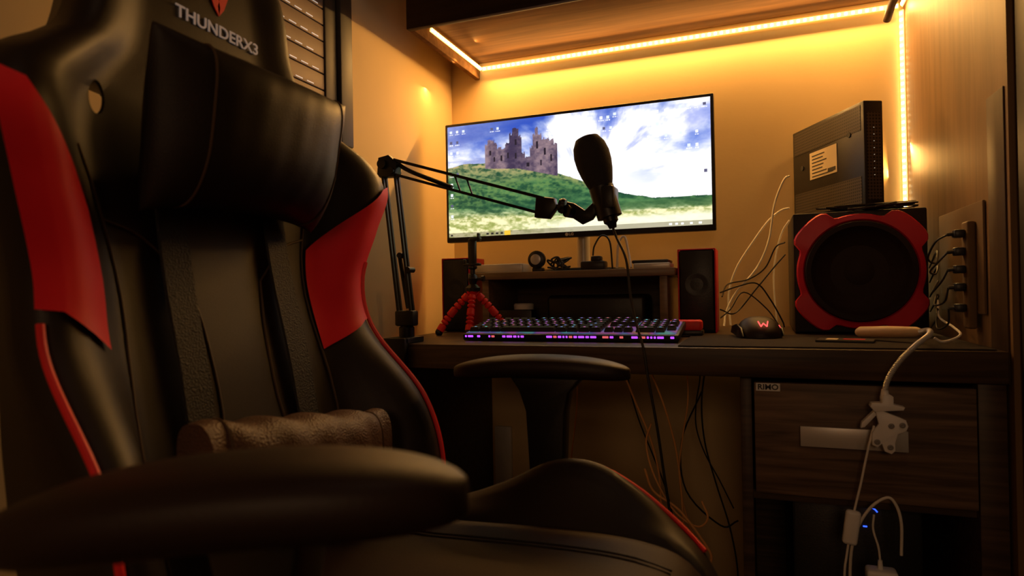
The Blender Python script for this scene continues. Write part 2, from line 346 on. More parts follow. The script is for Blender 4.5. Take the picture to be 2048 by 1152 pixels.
def screen():
    W,H=760,320
    u=np.linspace(0,1,W)[None,:].repeat(H,0); v=np.linspace(0,1,H)[:,None].repeat(W,1)
    def vn(x,y,seed):
        g=np.random.RandomState(seed).rand(64,64); xi=np.floor(x).astype(int);yi=np.floor(y).astype(int);fx=x-xi;fy=y-yi
        fx=fx*fx*(3-2*fx);fy=fy*fy*(3-2*fy)
        a=g[yi%64,xi%64];b=g[yi%64,(xi+1)%64];c=g[(yi+1)%64,xi%64];d=g[(yi+1)%64,(xi+1)%64]
        return (a*(1-fx)+b*fx)*(1-fy)+(c*(1-fx)+d*fx)*fy
    def fbm(x,y,s,o=6):
        t=0;a=.5
        for k in range(o): t=t+a*vn(x*2**k,y*2**k,s+k); a*=.52
        return t
    ss=lambda a,b,x: (lambda t:t*t*(3-2*t))(np.clip((x-a)/(b-a),0,1))
    mix=lambda A,B,t: A*(1-t[...,None])+B*t[...,None]
    c=lambda *x: np.array(x,float)/255*np.ones((H,W,3))
    du=u-.56; dv=(v-.62)*.45; ang=np.arctan2(-dv,du); rad=np.sqrt(du*du+dv*dv)
    n=.55*fbm(ang*3.2+9,rad*5.5+3,3)+.45*fbm(u*5+v*2,v*6-u*2,13); n2=fbm(ang*6+4,rad*9,20)
    sky=mix(c(48,80,182),c(134,158,236),ss(.0,.6,v))
    cl=ss(.35,.61,n+.22*v+.20*np.exp(-((u-.55)/.12)**2)-.19*np.exp(-((u-.24)/.14)**2-((v-.02)/.20)**2)-.18*np.exp(-((u-.68)/.08)**2-((v-.30)/.22)**2))
    sky=mix(sky,mix(c(168,178,232),c(254,253,255),ss(.28,.58,n2+.25*v)),cl)
    sky=mix(sky,c(98,116,188),ss(.45,.70,fbm(u*5+9,v*11,40))*.6*ss(.42,.2,u))
    sky=mix(sky,c(252,251,255),ss(.42,.7,v+.25*np.exp(-((u-.57)/.16)**2))*.8)
    img=sky
    hp=[0,.08,.17,.3,.42,.5,.6,.7,.8,1.0]; hv=[.37,.345,.36,.40,.47,.54,.63,.71,.76,.77]
    hl=np.interp(u,hp,hv)+.014*(fbm(u*34,v*0+1,60)-.5)
    g=fbm(u*16+v*10,v*34-u*14,80); gf=fbm(u*80,v*60,84,3)
    grass=mix(c(26,70,50),c(80,126,76),ss(.3,.7,g*.7+gf*.3))
    ridge=np.clip(1-(v-hl)/(.13+.08*np.sin(u*9)),0,1)*(u<.58)
    grass=mix(grass,c(180,164,112),np.clip(ridge*ss(.25,.6,.5*g+.5*gf)*1.2,0,1))
    grass=mix(grass,c(110,142,76),ss(.52,.62,v+.25*u)*ss(.85,.70,v+.25*u)*.5*ss(.3,.6,gf))
    grass=mix(grass,mix(c(150,160,84),c(244,236,186),ss(.28,.62,.5*g+.5*gf)),ss(.78,.88,v+.10*(.45-u)*(u<.45)+.06*(g-.5)))
    grass=mix(grass,c(62,102,58),(ss(.775,.79,v)*ss(.86,.83,v+.02*(gf-.5))*ss(.5,.6,u))*.6)
    grass=mix(grass,c(255,252,224),ss(.87,.92,v)*ss(.15,.6,u)*.9)
    m=(v>hl); img=np.where(m[...,None],grass,img)
    ct=np.full(W,9.0); uu=np.linspace(0,1,W)
    for a,b,t in [(.160,.172,.19),(.172,.200,.155),(.20,.212,.19),(.212,.245,.235),(.245,.262,.20),(.262,.275,.12),(.275,.300,.075),(.300,.312,.15),(.312,.325,.30),(.325,.345,.335),(.345,.356,.25),(.356,.366,.15),(.366,.378,.09),(.378,.392,.15),(.392,.42,.19),(.42,.44,.205),(.44,.452,.24)]:
        ct[(uu>=a)&(uu<b)]=t
    ct=ct+.025*(np.random.RandomState(2).rand(W//3+1).repeat(3)[:W]-.5)
    cb=np.interp(uu,[.16,.3,.45],[.405,.43,.52])
    cm=(v>ct[None,:])&(v<cb[None,:])
    sn=fbm(u*90,v*45,110,3); sb=vn(u*26,v*1.5,7)
    stone=mix(c(60,50,76),c(152,128,134),ss(.2,.8,.45*sn+.55*sb))
    for (a,b,t0,t1) in [(.178,.186,.25,.29),(.195,.202,.31,.35),(.225,.233,.30,.35),(.252,.259,.28,.33),(.284,.292,.17,.22),(.284,.291,.29,.34),(.33,.342,.385,.42),(.370,.377,.21,.27),(.40,.408,.27,.33),(.425,.432,.33,.39),(.385,.391,.37,.42)]:
        w=((u>a)&(u<b)&(v>t0)&(v<t1)); stone=np.where(w[...,None],c(36,30,42),stone)
    img=np.where(cm[...,None],stone,img)
    def icon(x,y):
        m1=(abs(u-x)<.005)&(abs(v-y)<.012); m2=(abs(u-x)<.009)&(abs(v-y-.024)<.0035)&(((u*400).astype(int)%3)>0)
        return m1,m2
    rr=random.Random(3)
    pos=[(.015,.05+.095*k) for k in range(9)]+[(.042,.05+.095*k) for k in range(5) if k!=3]+[(.069,.05),(.19,.06),(.215,.06)]
    pos+=[(.62,.07),(.645,.07),(.67,.05),(.63,.16),(.655,.16)]+[(.79+.03*k,.07+.1*j) for k in range(3) for j in range(3) if rr.random()<.7]
    pos+=[(.90+.027*k,.05+.105*j) for k in range(4) for j in range(6) if rr.random()<.6]+[(.92,.62),(.42,.1)]
    for x,y in pos:
        m1,m2=icon(x,y); cc=rr.choice([(255,255,255),(235,240,255),(250,250,250),(90,90,120),(225,235,245)])
        img=np.where(m1[...,None],c(*cc),img); img=np.where(m2[...,None],c(255,255,255),img)
    tb=v>.962
    img=np.where(tb[...,None],img*.55+c(90,80,60)*.45,img)
    for x in [.012,.165,.185,.205,.225]+[.86,.88,.90,.93,.96]:
        m1=(abs(u-x)<.005)&(abs(v-.981)<.009); img=np.where(m1[...,None],c(30,30,35) if x<.5 else c(250,250,250),img)
    m1=(u>.235)&(u<.26)&tb; img=np.where(m1[...,None],c(235,190,60),img)
    img=np.clip(img,0,1); lin=np.where(img<=.04045,img/12.92,((img+.055)/1.055)**2.4)
    x0,x1,z0,z1=mx0+.008,mx1-.008,mz0+.014,mz1-.008
    X=x0+(x1-x0)*u; Z=z1-(z1-z0)*v
    co_=np.stack([X-mx0,np.full_like(X,0),Z-mz0],-1).reshape(-1,3)
    me=bpy.data.meshes.new('screen'); 
    idx=np.arange(W*H).reshape(H,W); q=np.stack([idx[1:,:-1],idx[1:,1:],idx[:-1,1:],idx[:-1,:-1]],-1).reshape(-1,4)
    me.vertices.add(W*H); me.vertices.foreach_set('co',co_.ravel())
    me.loops.add(q.size); me.loops.foreach_set('vertex_index',q.ravel()); me.polygons.add(len(q))
    me.polygons.foreach_set('loop_start',np.arange(0,q.size,4)); me.update(calc_edges=True)
    at=me.color_attributes.new('picture','FLOAT_COLOR','POINT')
    at.data.foreach_set('color',np.concatenate([lin,np.ones((H,W,1))],-1).ravel())
    m=bpy.data.materials.new('screen_picture'); m.use_nodes=True; nt=m.node_tree; b=nt.nodes['Principled BSDF']
    a=nt.nodes.new('ShaderNodeVertexColor'); a.layer_name='picture'
    nt.links.new(a.outputs['Color'],b.inputs['Emission Color']); b.inputs['Emission Strength'].default_value=1.2; b.inputs['Base Color'].default_value=(.01,.01,.01,1); b.inputs['Roughness'].default_value=.4
    me.materials.append(m)
    ob=bpy.data.objects.new('screen',me); COL.objects.link(ob); ob.parent=mo; ob.location=Vector((mx0,my-.0008,mz0))-WO[mo]
    ob['label']='lit screen with castle ruin on a green hill, desktop icons'
screen()

# ---------------------------------------------------------------- subwoofer
sx0,sx1,sy,sz1=.074,.321,1.50,1.006
sw=E('subwoofer',(.1975,1.62,DZ),'large black cube subwoofer with red frame standing on the desk','subwoofer')
O('cabinet',box(sx0,sx1,sy,1.745,DZ+.0035,sz1,.004),'plastic',parent=sw)
cx,cz=.1975,.880
def outl():
    P=[]
    for k in range(96):
        t=2*math.pi*k/96; f=abs(((t-math.pi/4)%(math.pi/2))); f=min(f,math.pi/2-f)
        r=.1185+.024*sm((.42-f)/.14)
        sq=.1222/max(abs(math.cos(t)),abs(math.sin(t)))
        P.append((min(r,sq)*math.cos(t),min(r,sq)*math.sin(t)))
    return P
ol=outl()
def ring_at(rf,y): return [(cx+rf(k)[0],y,cz+rf(k)[1]) for k in range(96)]
cir=lambda r:(lambda k:(r*math.cos(2*math.pi*k/96),r*math.sin(2*math.pi*k/96)))
of=lambda s:(lambda k:(ol[k][0]*s,ol[k][1]*s))
O('speaker_frame',loft([ring_at(of(1.0),sy),ring_at(of(1.0),sy-.010),ring_at(of(.98),sy-.015),ring_at(cir(.107),sy-.018),ring_at(cir(.102),sy-.012),ring_at(cir(.101),sy)],closed=True),'redpl',parent=sw,smooth=40,label='glossy red four-lobed frame')
O('woofer_cone',lathe([(.101,.001),(.104,.016),(.101,.024),(.092,.025),(.085,.016),(.080,.010),(.045,-.002),(.032,-.006),(.031,.0),(.02,.004),(0,.006)],(cx,sy-.001,cz),(0,-1,0),72),'fabric',parent=sw)

def satellite(x0,x1,lab):
    cxx=(x0+x1)/2
    e=E('desktop_speaker',(cxx,1.58,DZ),lab,'speaker',group='small black and red desktop speakers')
    y0,y1=1.52,1.63
    O('cabinet',box(x0+.003,x1-.003,y0+.002,y1,DZ,.940,.006,3),'plastic',parent=e)
    O('side_trim',join(box(x0,x0+.0032,y0+.001,y1-.01,DZ,.9415,.0014),box(x1-.0032,x1,y0+.001,y1-.01,DZ,.9415,.0014),box(x0+.002,x1-.002,y0+.001,y0+.006,.9385,.9415,.001)),'redpl',parent=e,label='red edge trim')
    O('grille',box(x0+.006,x1-.006,y0-.002,y0+.003,DZ+.006,.936,.002),'plastic',parent=e)
    O('driver',lathe([(.026,0),(.026,.002),(.022,.002),(.012,.0),(0,.001)],(cxx,y0-.0015,.86),(0,-1,0),28),'plastic',parent=e)
satellite(-.775,-.695,'small black desktop speaker with red edges beside the mini tripod')
satellite(-.170,-.086,'small black desktop speaker with red edges beside the riser')

O('red_usb_hub',[(box(-.175,-.108,1.385,1.42,DZ+.012,.785,.006,3),'redmat'),(box(-.176,-.106,1.383,1.425,DZ+.003,DZ+.014,.003),'plastic')],label='small red and black box on the desk behind the keyboard',cat='usb hub')

# ---------------------------------------------------------------- router
P0=Vector((.090,1.758,0)); P1=Vector((.212,1.500,0)); dd=(P1-P0); L=dd.length; ang=math.degrees(math.atan2(dd.y,dd.x))
ro=E('wifi_router',(P0.x,P0.y,sz1+.002),'large black vented modem box with paper label standing on the subwoofer','router',rot=(0,0,ang))
O('housing',box(0,L,0,.042,0,.225,.003),'plastic',parent=ro,local=True)
O('vent',join(box(.01,L-.01,-.0008,.0012,.165,.218)),'vent',parent=ro,local=True,label='rows of round vent holes')
O('vent',join(box(.01,L-.01,-.0008,.0012,.006,.07)),'vent',parent=ro,local=True,label='rows of round vent holes')
O('vent',box(L-.0008,L+.0008,.006,.036,.02,.2),'vent',parent=ro,local=True,label='rows of round vent holes')
lab=[(box(.080,.190,-.0016,.0004,.095,.158),'paper')]
for k in range(7): lab.append((box(.090,.090+random.uniform(.04,.09),-.0021,-.0015,.150-.008*k-.0025,.150-.008*k),'ink'))
lab.append((box(.155,.185,-.0021,-.0015,.101,.109),'ink'))
O('paper_label',lab,parent=ro,local=True,label='cream paper label with printed lines')
O('status_light',join(*[box(L+.0006,L+.0016,.020,.0215,.07+.014*k,.0712+.014*k) for k in range(8)]),'wled',parent=ro,local=True)
for hx,hz in ((.045,.13),(.235,.165)):
    O('wall_hook_slot',lathe([(0,0),(.006,0),(.006,.0015),(0,.0015)],(hx,-.0004,hz),(0,-1,0),16),'ink',parent=ro,local=True)

# ---------------------------------------------------------------- keyboard
kb=E('keyboard',(-.358,1.296,DZ+.0105),'black mechanical keyboard with purple and rainbow backlight on the desk','keyboard',rot=(8,0,0))
kw,kd=.441,.138
O('case',join(box(-kw/2,kw/2,-kd/2,kd/2,0,.014,.003)),'plastic',parent=kb,local=True)
O('light_plate',box(-kw/2+.006,kw/2-.006,-kd/2+.006,kd/2-.006,.0135,.0152),'rgbp',parent=kb,local=True)
O('folding_foot',box(-.19,-.165,kd/2-.015,kd/2-.007,-.0185,.001,.001),'plastic',parent=kb,local=True)
O('folding_foot',box(.165,.19,kd/2-.015,kd/2-.007,-.0185,.001,.001),'plastic',parent=kb,local=True)
seg=[[],[]]
x=-kw/2+.006
while x<kw/2-.012:
    w=random.choice([.004,.007,.012]); r=random.random()
    if r<.56: seg[0].append(box(x,x+w,-kd/2-.0012,-kd/2+.003,.0070,.0113,.0006,1))
    elif r<.70: seg[1].append(box(x,x+w,-kd/2-.0012,-kd/2+.003,.0070,.0113,.0006,1))
    x+=w+.0025
O('light_bar',[(box(-kw/2+.004,kw/2-.004,-kd/2-.0006,-kd/2+.002,.0055,.0125),'plastic'),(join(*seg[0]),'purple'),(join(*seg[1]),'pink')],parent=kb,local=True,label='glowing purple light bar')
U=.0189; KM={}
def keymesh(wu):
    if wu in KM: return KM[wu]
    w=wu*U-.0022; d=U-.0022; t=.0028
    rings=[]
    for (ins,zz) in [(0,0),(.0002,.003),(t*.8,.0085),(t,.0092)]:
        a,b=w/2-ins,d/2-ins; rings.append([(-a,-b,zz),(a,-b,zz),(a,b,zz),(-a,b,zz)])
    g=loft(rings); lg=box(-.0022,.0022,-.0008,.0032,.0092,.00935)
    o=O('key',[(g,'plastic'),(lg,'rgb')],parent=kb,local=True,at=(0,0,0)); me=o.data; bpy.data.objects.remove(o); KM[wu]=me; return me
rows=[[1,-1,1,1,1,1,-.5,1,1,1,1,-.5,1,1,1,1,-.25,1,1,1],
 [1]*13+[2,-.25,1,1,1,-.25,1,1,1,1],
 [1.5]+[1]*12+[1.5,-.25,1,1,1,-.25,1,1,1,1],
 [1.75]+[1]*11+[2.25,-3.5,1,1,1],
 [2.25]+[1]*10+[2.75,-1.25,1,-1.25,1,1,1,1],
 [1.25,1.25,1.25,6.25,1.25,1.25,1.25,1.25,-.25,1,1,1,-.25,2,1]]
cnt=0; ex=[]
for ri,row in enumerate(rows):
    x=-22.5*U/2; y=kd/2-.014-ri*U-(.0035 if ri else 0)
    for wu in row:
        if wu<0: x+=-wu*U; continue
        if ri==0 and cnt<5:
            ex.append(xf(box(-U*.44,U*.44,-U*.44,U*.44,0,.009,.002,1),T(x+wu*U/2,y,.015))); cnt+=1; x+=wu*U; continue
        o=bpy.data.objects.new('key',keymesh(wu)); COL.objects.link(o); o.parent=kb; o.location=(x+wu*U/2,y,.015); x+=wu*U
o=O('function_keys',join(*ex),'plastic',parent=kb,local=True); o['kind']='stuff'

# ---------------------------------------------------------------- mouse
ms=E('computer_mouse',(-.002,1.37,DZ+.003),'black gaming mouse with glowing red logo on the mouse mat','mouse',rot=(0,0,14))
mh=herm([(0,.009),(.12,.024),(.38,.040),(.7,.030),(.92,.018),(1,.010)])
def mring(y):
    t=(y+.062)/.124; w=.5*(.084*(1-.14*sm((t-.3)/.5)))*math.sqrt(max(.02,1-abs(2*t-1)**3.2)); h=mh(t)
    pts=[]
    for k in range(24):
        a=math.pi*2*k/24; c_,s_=math.cos(a),math.sin(a)
        px=w*(abs(c_)**.75)*(1 if c_>0 else -1); pz=h*(abs(s_)**.8) if s_>0 else 0
        pts.append((px,y,pz+.001))
    return pts
O('shell',loft([mring(-.062+.124*k/24) for k in range(25)]),'plasticsoft',parent=ms,local=True,smooth=60)
O('side_grip',join(xf(prism([(-.05,.004),(-.035,.020),(.0,.026),(.04,.020),(.05,.006),(.0,.002)],.004,.001),T(.036,0,0)@Rt(90,'Z')@XZ),xf(prism([(-.05,.004),(-.035,.020),(.0,.026),(.04,.020),(.05,.006),(.0,.002)],.004,.001),T(-.040,0,0)@Rt(90,'Z')@XZ)),'metalblk',parent=ms,local=True)
def polytube(pts,r): return join(*[cyl(pts[i],pts[i+1],r,r,8) for i in range(len(pts)-1)])
O('logo',polytube([(-.009,-.046,.0325),(-.0055,-.0535,.023),(0,-.049,.029),(.0055,-.0535,.023),(.009,-.046,.0325)],.0012),'redl',parent=ms,local=True,label='glowing red W logo')
O('side_stripe',join(*[cyl((.0415,-.036+.010*k,.007),(.0335,-.030+.010*k,.024),.0011,.0011,6) for k in range(4)]),'redl',parent=ms,local=True)
O('scroll_wheel',cyl((-.004,.035,.025),(.004,.035,.025),.010,.010,20),'plastic',parent=ms,local=True)

# ---------------------------------------------------------------- mini tripod
tp=E('mini_tripod',(-.64,1.40,DZ),'mini tripod with bendy red legs and phone clamp on the desk','tripod')
tc=Vector((-.640,1.42,.862))
def leg(p):
    pts=cr([tc+Vector((0,0,-.005)),tc.lerp(Vector(p),.3)+Vector((0,0,.002)),tc.lerp(Vector(p),.65)+Vector(((p[0]-tc.x)*.08,0,.0)),Vector(p)],4)
    n=9; gs=[]
    L_=len(pts)-1
    for k in range(n):
        a=pts[int(k*L_/n)]; b=pts[int((k+1)*L_/n)] if k<n-1 else pts[-1]
        ax=(b-a); gs.append(lathe([(0,0),(.0055,.0005),(.0092,.0028),(.0095,ax.length-.0035),(.006,ax.length-.0012),(0,ax.length)],a,ax,14))
    return join(*gs)
for p in [(-.710,1.375,DZ+.008),(-.575,1.47,DZ+.008),(-.635,1.38,DZ+.008)]:
    lg=O('leg',leg(p),'redmat',parent=tp,label='red segmented bendy leg')
    O('foot',ball(p,.0095,14),'plastic',parent=lg)
O('head',join(lathe([(0,0),(.017,0),(.018,.008),(.012,.014),(.008,.017),(.010,.022),(.013,.030),(.010,.038),(.006,.041),(.006,.052),(.011,.055),(.011,.06),(0,.061)],tc+Vector((0,0,-.008)),(0,0,1),22),cyl(tc+Vector((.008,0,.022)),tc+Vector((.026,0,.022)),.003,.003,10),cyl(tc+Vector((.024,0,.022)),tc+Vector((.030,0,.022)),.007,.007,12)),'plastic',parent=tp)
c0=tc+Vector((0,0,.053))
O('phone_clamp',join(xf(box(-.010,.010,-.006,.006,0,.065,.003),T(*c0)),xf(box(-.022,.022,-.010,.004,0,.006,.002),T(*c0)),xf(box(-.004,.024,-.010,.004,.060,.068,.002),T(*c0)),xf(box(.016,.022,-.01,.002,.058,.078,.002),T(*c0)),xf(box(-.022,-.016,-.01,.002,.004,.016,.002),T(*c0))),'plastic',parent=tp)

# ---------------------------------------------------------------- microphone arm
AY=1.172
ma=E('microphone_boom_arm',(-.685,AY,DZ),'black folding scissor microphone arm clamped to the desk edge','microphone arm')
def bar(a,b,r=.0042): return cyl(a,b,r,r,4)
def V3(x,z,y=AY): return Vector((x,y,z))
O('desk_clamp',join(box(-.705,-.655,1.125,1.20,DZ,DZ+.012,.002),box(-.705,-.655,1.119,1.133,DZ-.075,DZ+.012,.002),box(-.70,-.66,1.125,1.19,DZ-.078,DZ-.066,.002),cyl(V3(-.68,DZ-.115,1.165),V3(-.68,DZ-.05,1.165),.005),cyl(V3(-.68,DZ-.12,1.165),V3(-.68,DZ-.11,1.165),.014),lathe([(0,0),(.016,0),(.016,.02),(.011,.024),(.011,.034),(0,.034)],(-.68,AY,DZ+.011),(0,0,1),20)),'metalblk',parent=ma)
B0=V3(-.68,.80);B1=V3(-.713,1.098)
ox=Vector((.0145,0,.0016))
O('lower_arm',join(*[bar(B0+ox*s+Vector((0,yy,0)),B1+ox*s+Vector((0,yy,0)),.0034) for s in (-1,1) for yy in (-.006,.006)],
  xf(box(-.022,.022,-.012,.012,-.016,.016,.004),T(*B0)),tube([B0+Vector((.004,0,.02)),B0.lerp(B1,.45)],.0045,8,6),
  cyl(V3(-.688,.93,AY-.012),V3(-.688,.93,AY+.012),.006),cyl(V3(-.67,.90,AY-.012),V3(-.67,.90,AY+.012),.006)),'metalblk',parent=ma)
J=V3(-.717,1.118)
O('elbow_joint',join(xf(prism([(-.022,-.022),(.020,-.024),(.026,.004),(.006,.022),(-.018,.018)],.024,.002),T(J.x,J.y+.012,J.z)@XZ),cyl(J+Vector((-.006,-.02,.003)),J+Vector((-.006,.02,.003)),.010),cyl(J+Vector((.014,-.016,-.012)),J+Vector((.014,.016,-.012)),.007)),'metalblk',parent=ma)
U0=V3(-.705,1.116);U1=V3(-.378,1.013)
d_=(U1-U0).normalized(); pn=Vector((-d_.z,0,d_.x))
O('upper_arm',join(*[bar(U0+pn*s*.0145+Vector((0,yy,0)),U1+pn*s*.0145+Vector((0,yy,0)),.0038) for s in (-1,1) for yy in (-.006,.006)],
  tube([U0+pn*.012,U0.lerp(U1,.12),U0.lerp(U1,.42)-pn*.010],.0045,8),
  *[bar(U0.lerp(U1,a)+pn*.0135,U0.lerp(U1,a+.06)-pn*.0135,.002) for a in (.42,.5)]),'metalblk',parent=ma)
K=V3(-.372,1.012)
O('head_joint',join(xf(prism([(-.022,-.020),(.006,-.024),(.022,-.004),(.018,.014),(-.018,.020)],.022,.003),T(K.x,K.y+.011,K.z)@XZ),cyl(K+Vector((.015,-.0,.0)),V3(-.30,.999),.0045),lathe([(0,0),(.013,0),(.015,.006),(.013,.012),(0,.012)],K+Vector((.026,0,0)),(1,0,-.18),16),
  cyl(V3(-.338,1.0,AY-.012),V3(-.338,1.0,AY+.012),.004)),'metalblk',parent=ma)
O('yoke',join(xf(prism([(-.022,.006),(-.018,.018),(-.004,.014),(.016,.0),(.030,.012),(.034,.040),(.052,.044),(.050,.010),(.030,-.018),(.010,-.026),(-.010,-.012)],.014,.003),T(-.312,AY+.007,1.0)@XZ),cyl(V3(-.33,1.0,AY-.01),V3(-.315,.998,AY+.01),.012)),'metalblk',parent=ma)
mc=E('microphone',(-.25,AY,.97),'black microphone with foam windscreen held by the boom arm','microphone')
a0=V3(-.292,1.137); a1=V3(-.248,.976); ax=a1-a0; Lm=ax.length
O('windscreen',lathe([(0,0),(.012,.0005),(.022,.004),(.030,.018),(.0335,.036),(.033,.054),(.030,.072),(.025,.090),(.0195,.106),(.016,.116),(0,.117)],a0,ax,28),'foam',parent=mc,smooth=60)
O('body',lathe([(0,.10),(.0165,.10),(.0165,.125),(.0145,.13),(.0135,Lm),(.009,Lm+.004),(.007,Lm+.012),(0,Lm+.012)],a0,ax,24),'metalblk',parent=mc)
O('holder_clip',join(lathe([(.0168,.100),(.023,.100),(.023,.158),(.0168,.158)],a0,ax,20),box(-.262,-.238,AY-.024,AY+.024,.998,1.04,.004)),'plastic',parent=mc)
ax.normalize()
O('microphone_cable',tube([a1+ax*.012,V3(-.238,.945),V3(-.220,.905,1.162),V3(-.212,.84,1.155),V3(-.200,.79,1.14),V3(-.186,.752,1.121),V3(-.178,.70,1.117),V3(-.165,.62,1.118),V3(-.155,.54,1.12),V3(-.14,.42,1.12),V3(-.12,.2,1.12),V3(-.10,.004,1.12)],.0024,8,6),'blackc',label='thin black cable drooping from the microphone over the desk edge',cat='cable')

# ---------------------------------------------------------------- gooseneck clip lamp
gl=E('clip_lamp',(.18,1.11,.59),'white clip lamp with silver gooseneck hanging over the desk edge','lamp')
O('lamp_head',lathe([(0,0),(.006,.001),(.010,.008),(.0105,.06),(.0085,.11),(.0055,.118),(0,.119)],(.168,1.322,DZ+.016),(.085,-.082,.006),20),'tan',parent=gl,label='tan cylindrical lamp head')
gp=[(.250,1.242,DZ+.022),(.258,1.215,DZ+.026),(.248,1.165,DZ+.022),(.221,1.125,DZ+.008),(.196,1.104,DZ-.014),(.179,1.097,DZ-.042),(.173,1.097,DZ-.072)]
Pp=cr(gp,40)
O('gooseneck',tube(Pp,.0040,10,1,rf=lambda t:.0038+.0007*math.sin(t*500)),'silver',parent=gl,label='silver ribbed flexible neck')
def G(g): return xf(g,T(.178,1.098,.642)@Matrix.Diagonal((.9,1,.88,1)))
ck=xf(prism([(-.020,.0),(.022,.004),(.024,.009),(.008,.013),(.008,.026),(.003,.029),(-.006,.029),(-.009,.024),(-.009,.015),(-.024,.014),(-.026,.008)],.020,.0015),T(0,.010,.023)@XZ)
jaw=xf(prism([(-.020,.03),(-.014,.002),(-.024,-.014),(-.024,-.034),(-.016,-.038),(-.010,-.032),(-.006,-.044),(.004,-.048),(.010,-.042),(.010,-.028),(.014,-.014),(.026,-.008),(.029,.0),(.026,.010),(.018,.014)],.007,.002),XZ)
arm2=xf(prism([(-.016,.0),(-.034,-.020),(-.036,-.030),(-.030,-.028),(-.012,-.006)],.012,.001),T(-.004,.008,.023)@XZ)
O('clip',[(G(join(ck,jaw,arm2,cyl((-.003,0,.045),(-.003,0,.060),.0075,.005,16))),'white'),(G(join(*[lathe([(0,0),(.0042,0),(.0047,.0015),(.002,.002),(0,.001)],(a,-.0072,b),(0,-1,0),14) for a,b in ((.004,.0),(.020,.002),(-.017,-.028),(.002,-.036))])),'grey')],parent=gl,label='white plastic spring clip')
O('power_cord',tube([(.160,1.097,.640),(.154,1.098,.615),(.148,1.10,.585),(.141,1.10,.55),(.133,1.10,.515),(.127,1.10,.484),(.120,1.10,.44),(.116,1.10,.40),(.114,1.11,.25),(.12,1.12,.12),(.13,1.13,.006)],.0017,8),'whitec',parent=gl,label='white power cord')
O('cord_switch',xf(box(-.0105,.0105,-.007,.007,-.026,.026,.005,3),T(.127,1.098,.484)@Rt(8,'Y')),'white',parent=gl,label='white inline rocker switch')

# ---------------------------------------------------------------- small desk items
cdg=E('gift_card',(.143,1.262,DZ+.003),'small dark printed card lying on the mouse mat','card',rot=(0,0,-12))
O('card',[(box(-.045,.045,-.027,.027,0,.004,.001,1),'plastic')],parent=cdg,local=True)
O('printed_mark',[(box(-.03,-.012,-.015,.015,.004,.0045),'paper'),(box(-.004,.03,-.004,.014,.004,.0045),'redpl')],parent=cdg,local=True)
O('webcam',[(lathe([(0,0),(.019,0),(.022,.004),(.022,.014),(.014,.018),(0,.018)],(-.512,1.535,rz+.030),(0,-1,0),28),'plastic'),(lathe([(.010,0),(.013,0),(.013,.002),(.010,.003)],(-.512,1.516,rz+.030),(0,-1,0),24),'silver'),(box(-.525,-.499,1.525,1.55,rz,rz+.010,.002),'plastic')],label='round black webcam sitting on the riser',cat='webcam')
O('external_drive',box(-.68,-.55,1.52,1.60,rz,rz+.022,.003),'silver',label='flat silver drive lying on the riser',cat='hard drive')
O('power_adapter',join(box(-.40,-.34,1.52,1.56,rz,rz+.022,.005),box(-.375,-.35,1.525,1.55,rz+.02,rz+.034,.004)),'plastic',label='black power adapter lying on the riser',cat='adapter')
O('phone',box(-.27,-.185,1.51,1.58,rz,rz+.012,.003),'silver',label='silver phone lying on the riser',cat='phone')
O('phone',box(-.275,-.19,1.52,1.60,rz+.0121,rz+.02,.003),'plastic',label='black phone stacked on another phone on the riser',cat='phone')
O('cable_bundle',join(*[tube([(-.46+random.uniform(-.03,.03),1.55+random.uniform(-.02,.02),rz+.005+random.uniform(0,.03)) for _ in range(8)],.0024,6) for k in range(3)]),'blackc',label='tangled black cables piled on the riser',cat='cable')
O('cable',tube([(-.375,1.55,rz+.036),(-.372,1.555,rz+.06),(-.355,1.56,rz+.085),(-.335,1.56,rz+.07),(-.328,1.555,rz+.003)],.0022,8),'blackc',label='black cable looping up from the adapter on the riser',cat='cable')
O('cable',tube([(-.318,1.56,rz+.004),(-.314,1.565,rz+.065),(-.300,1.57,rz+.08),(-.290,1.565,rz+.04),(-.282,1.55,rz+.004)],.003,8),'whitec',label='white cable looping on the riser',cat='cable')
O('storage_jar',[(lathe([(0,0),(.028,0),(.030,.01),(.031,.05),(.029,.052),(0,.053)],(-.575,1.60,DZ),(0,0,1),28),'grey'),(lathe([(0,.053),(.026,.053),(.027,.066),(.024,.070),(0,.07)],(-.575,1.60,DZ),(0,0,1),28),'white')],label='grey lidded jar standing under the riser',cat='jar')
O('small_box',box(-.632,-.53,1.53,1.565,DZ,DZ+.055,.003),'plastic',label='small black box standing under the riser',cat='box')
O('headphone_case',box(-.50,-.25,1.56,1.67,DZ,DZ+.09,.012,3),'plastic',label='long black case stored under the riser',cat='case')
O('note_paper',xf(box(-.04,.04,0,.001,0,.03),T(-.25,1.45,DZ)@Rt(-20,'X')),'paper',label='small slip of paper leaning behind the keyboard',cat='paper')

for k in range(4):
    O('earphone_cable',tube([(random.uniform(.215,.31) if i%2 else random.uniform(.12,.30),1.535-.012*k+random.uniform(-.012,.012) ,sz1+.003+random.uniform(0,.010)) for i in range(11)],.0018,6),'blackc',label='thin black cable coiled on top of the subwoofer',cat='cable',group='cables on the subwoofer')

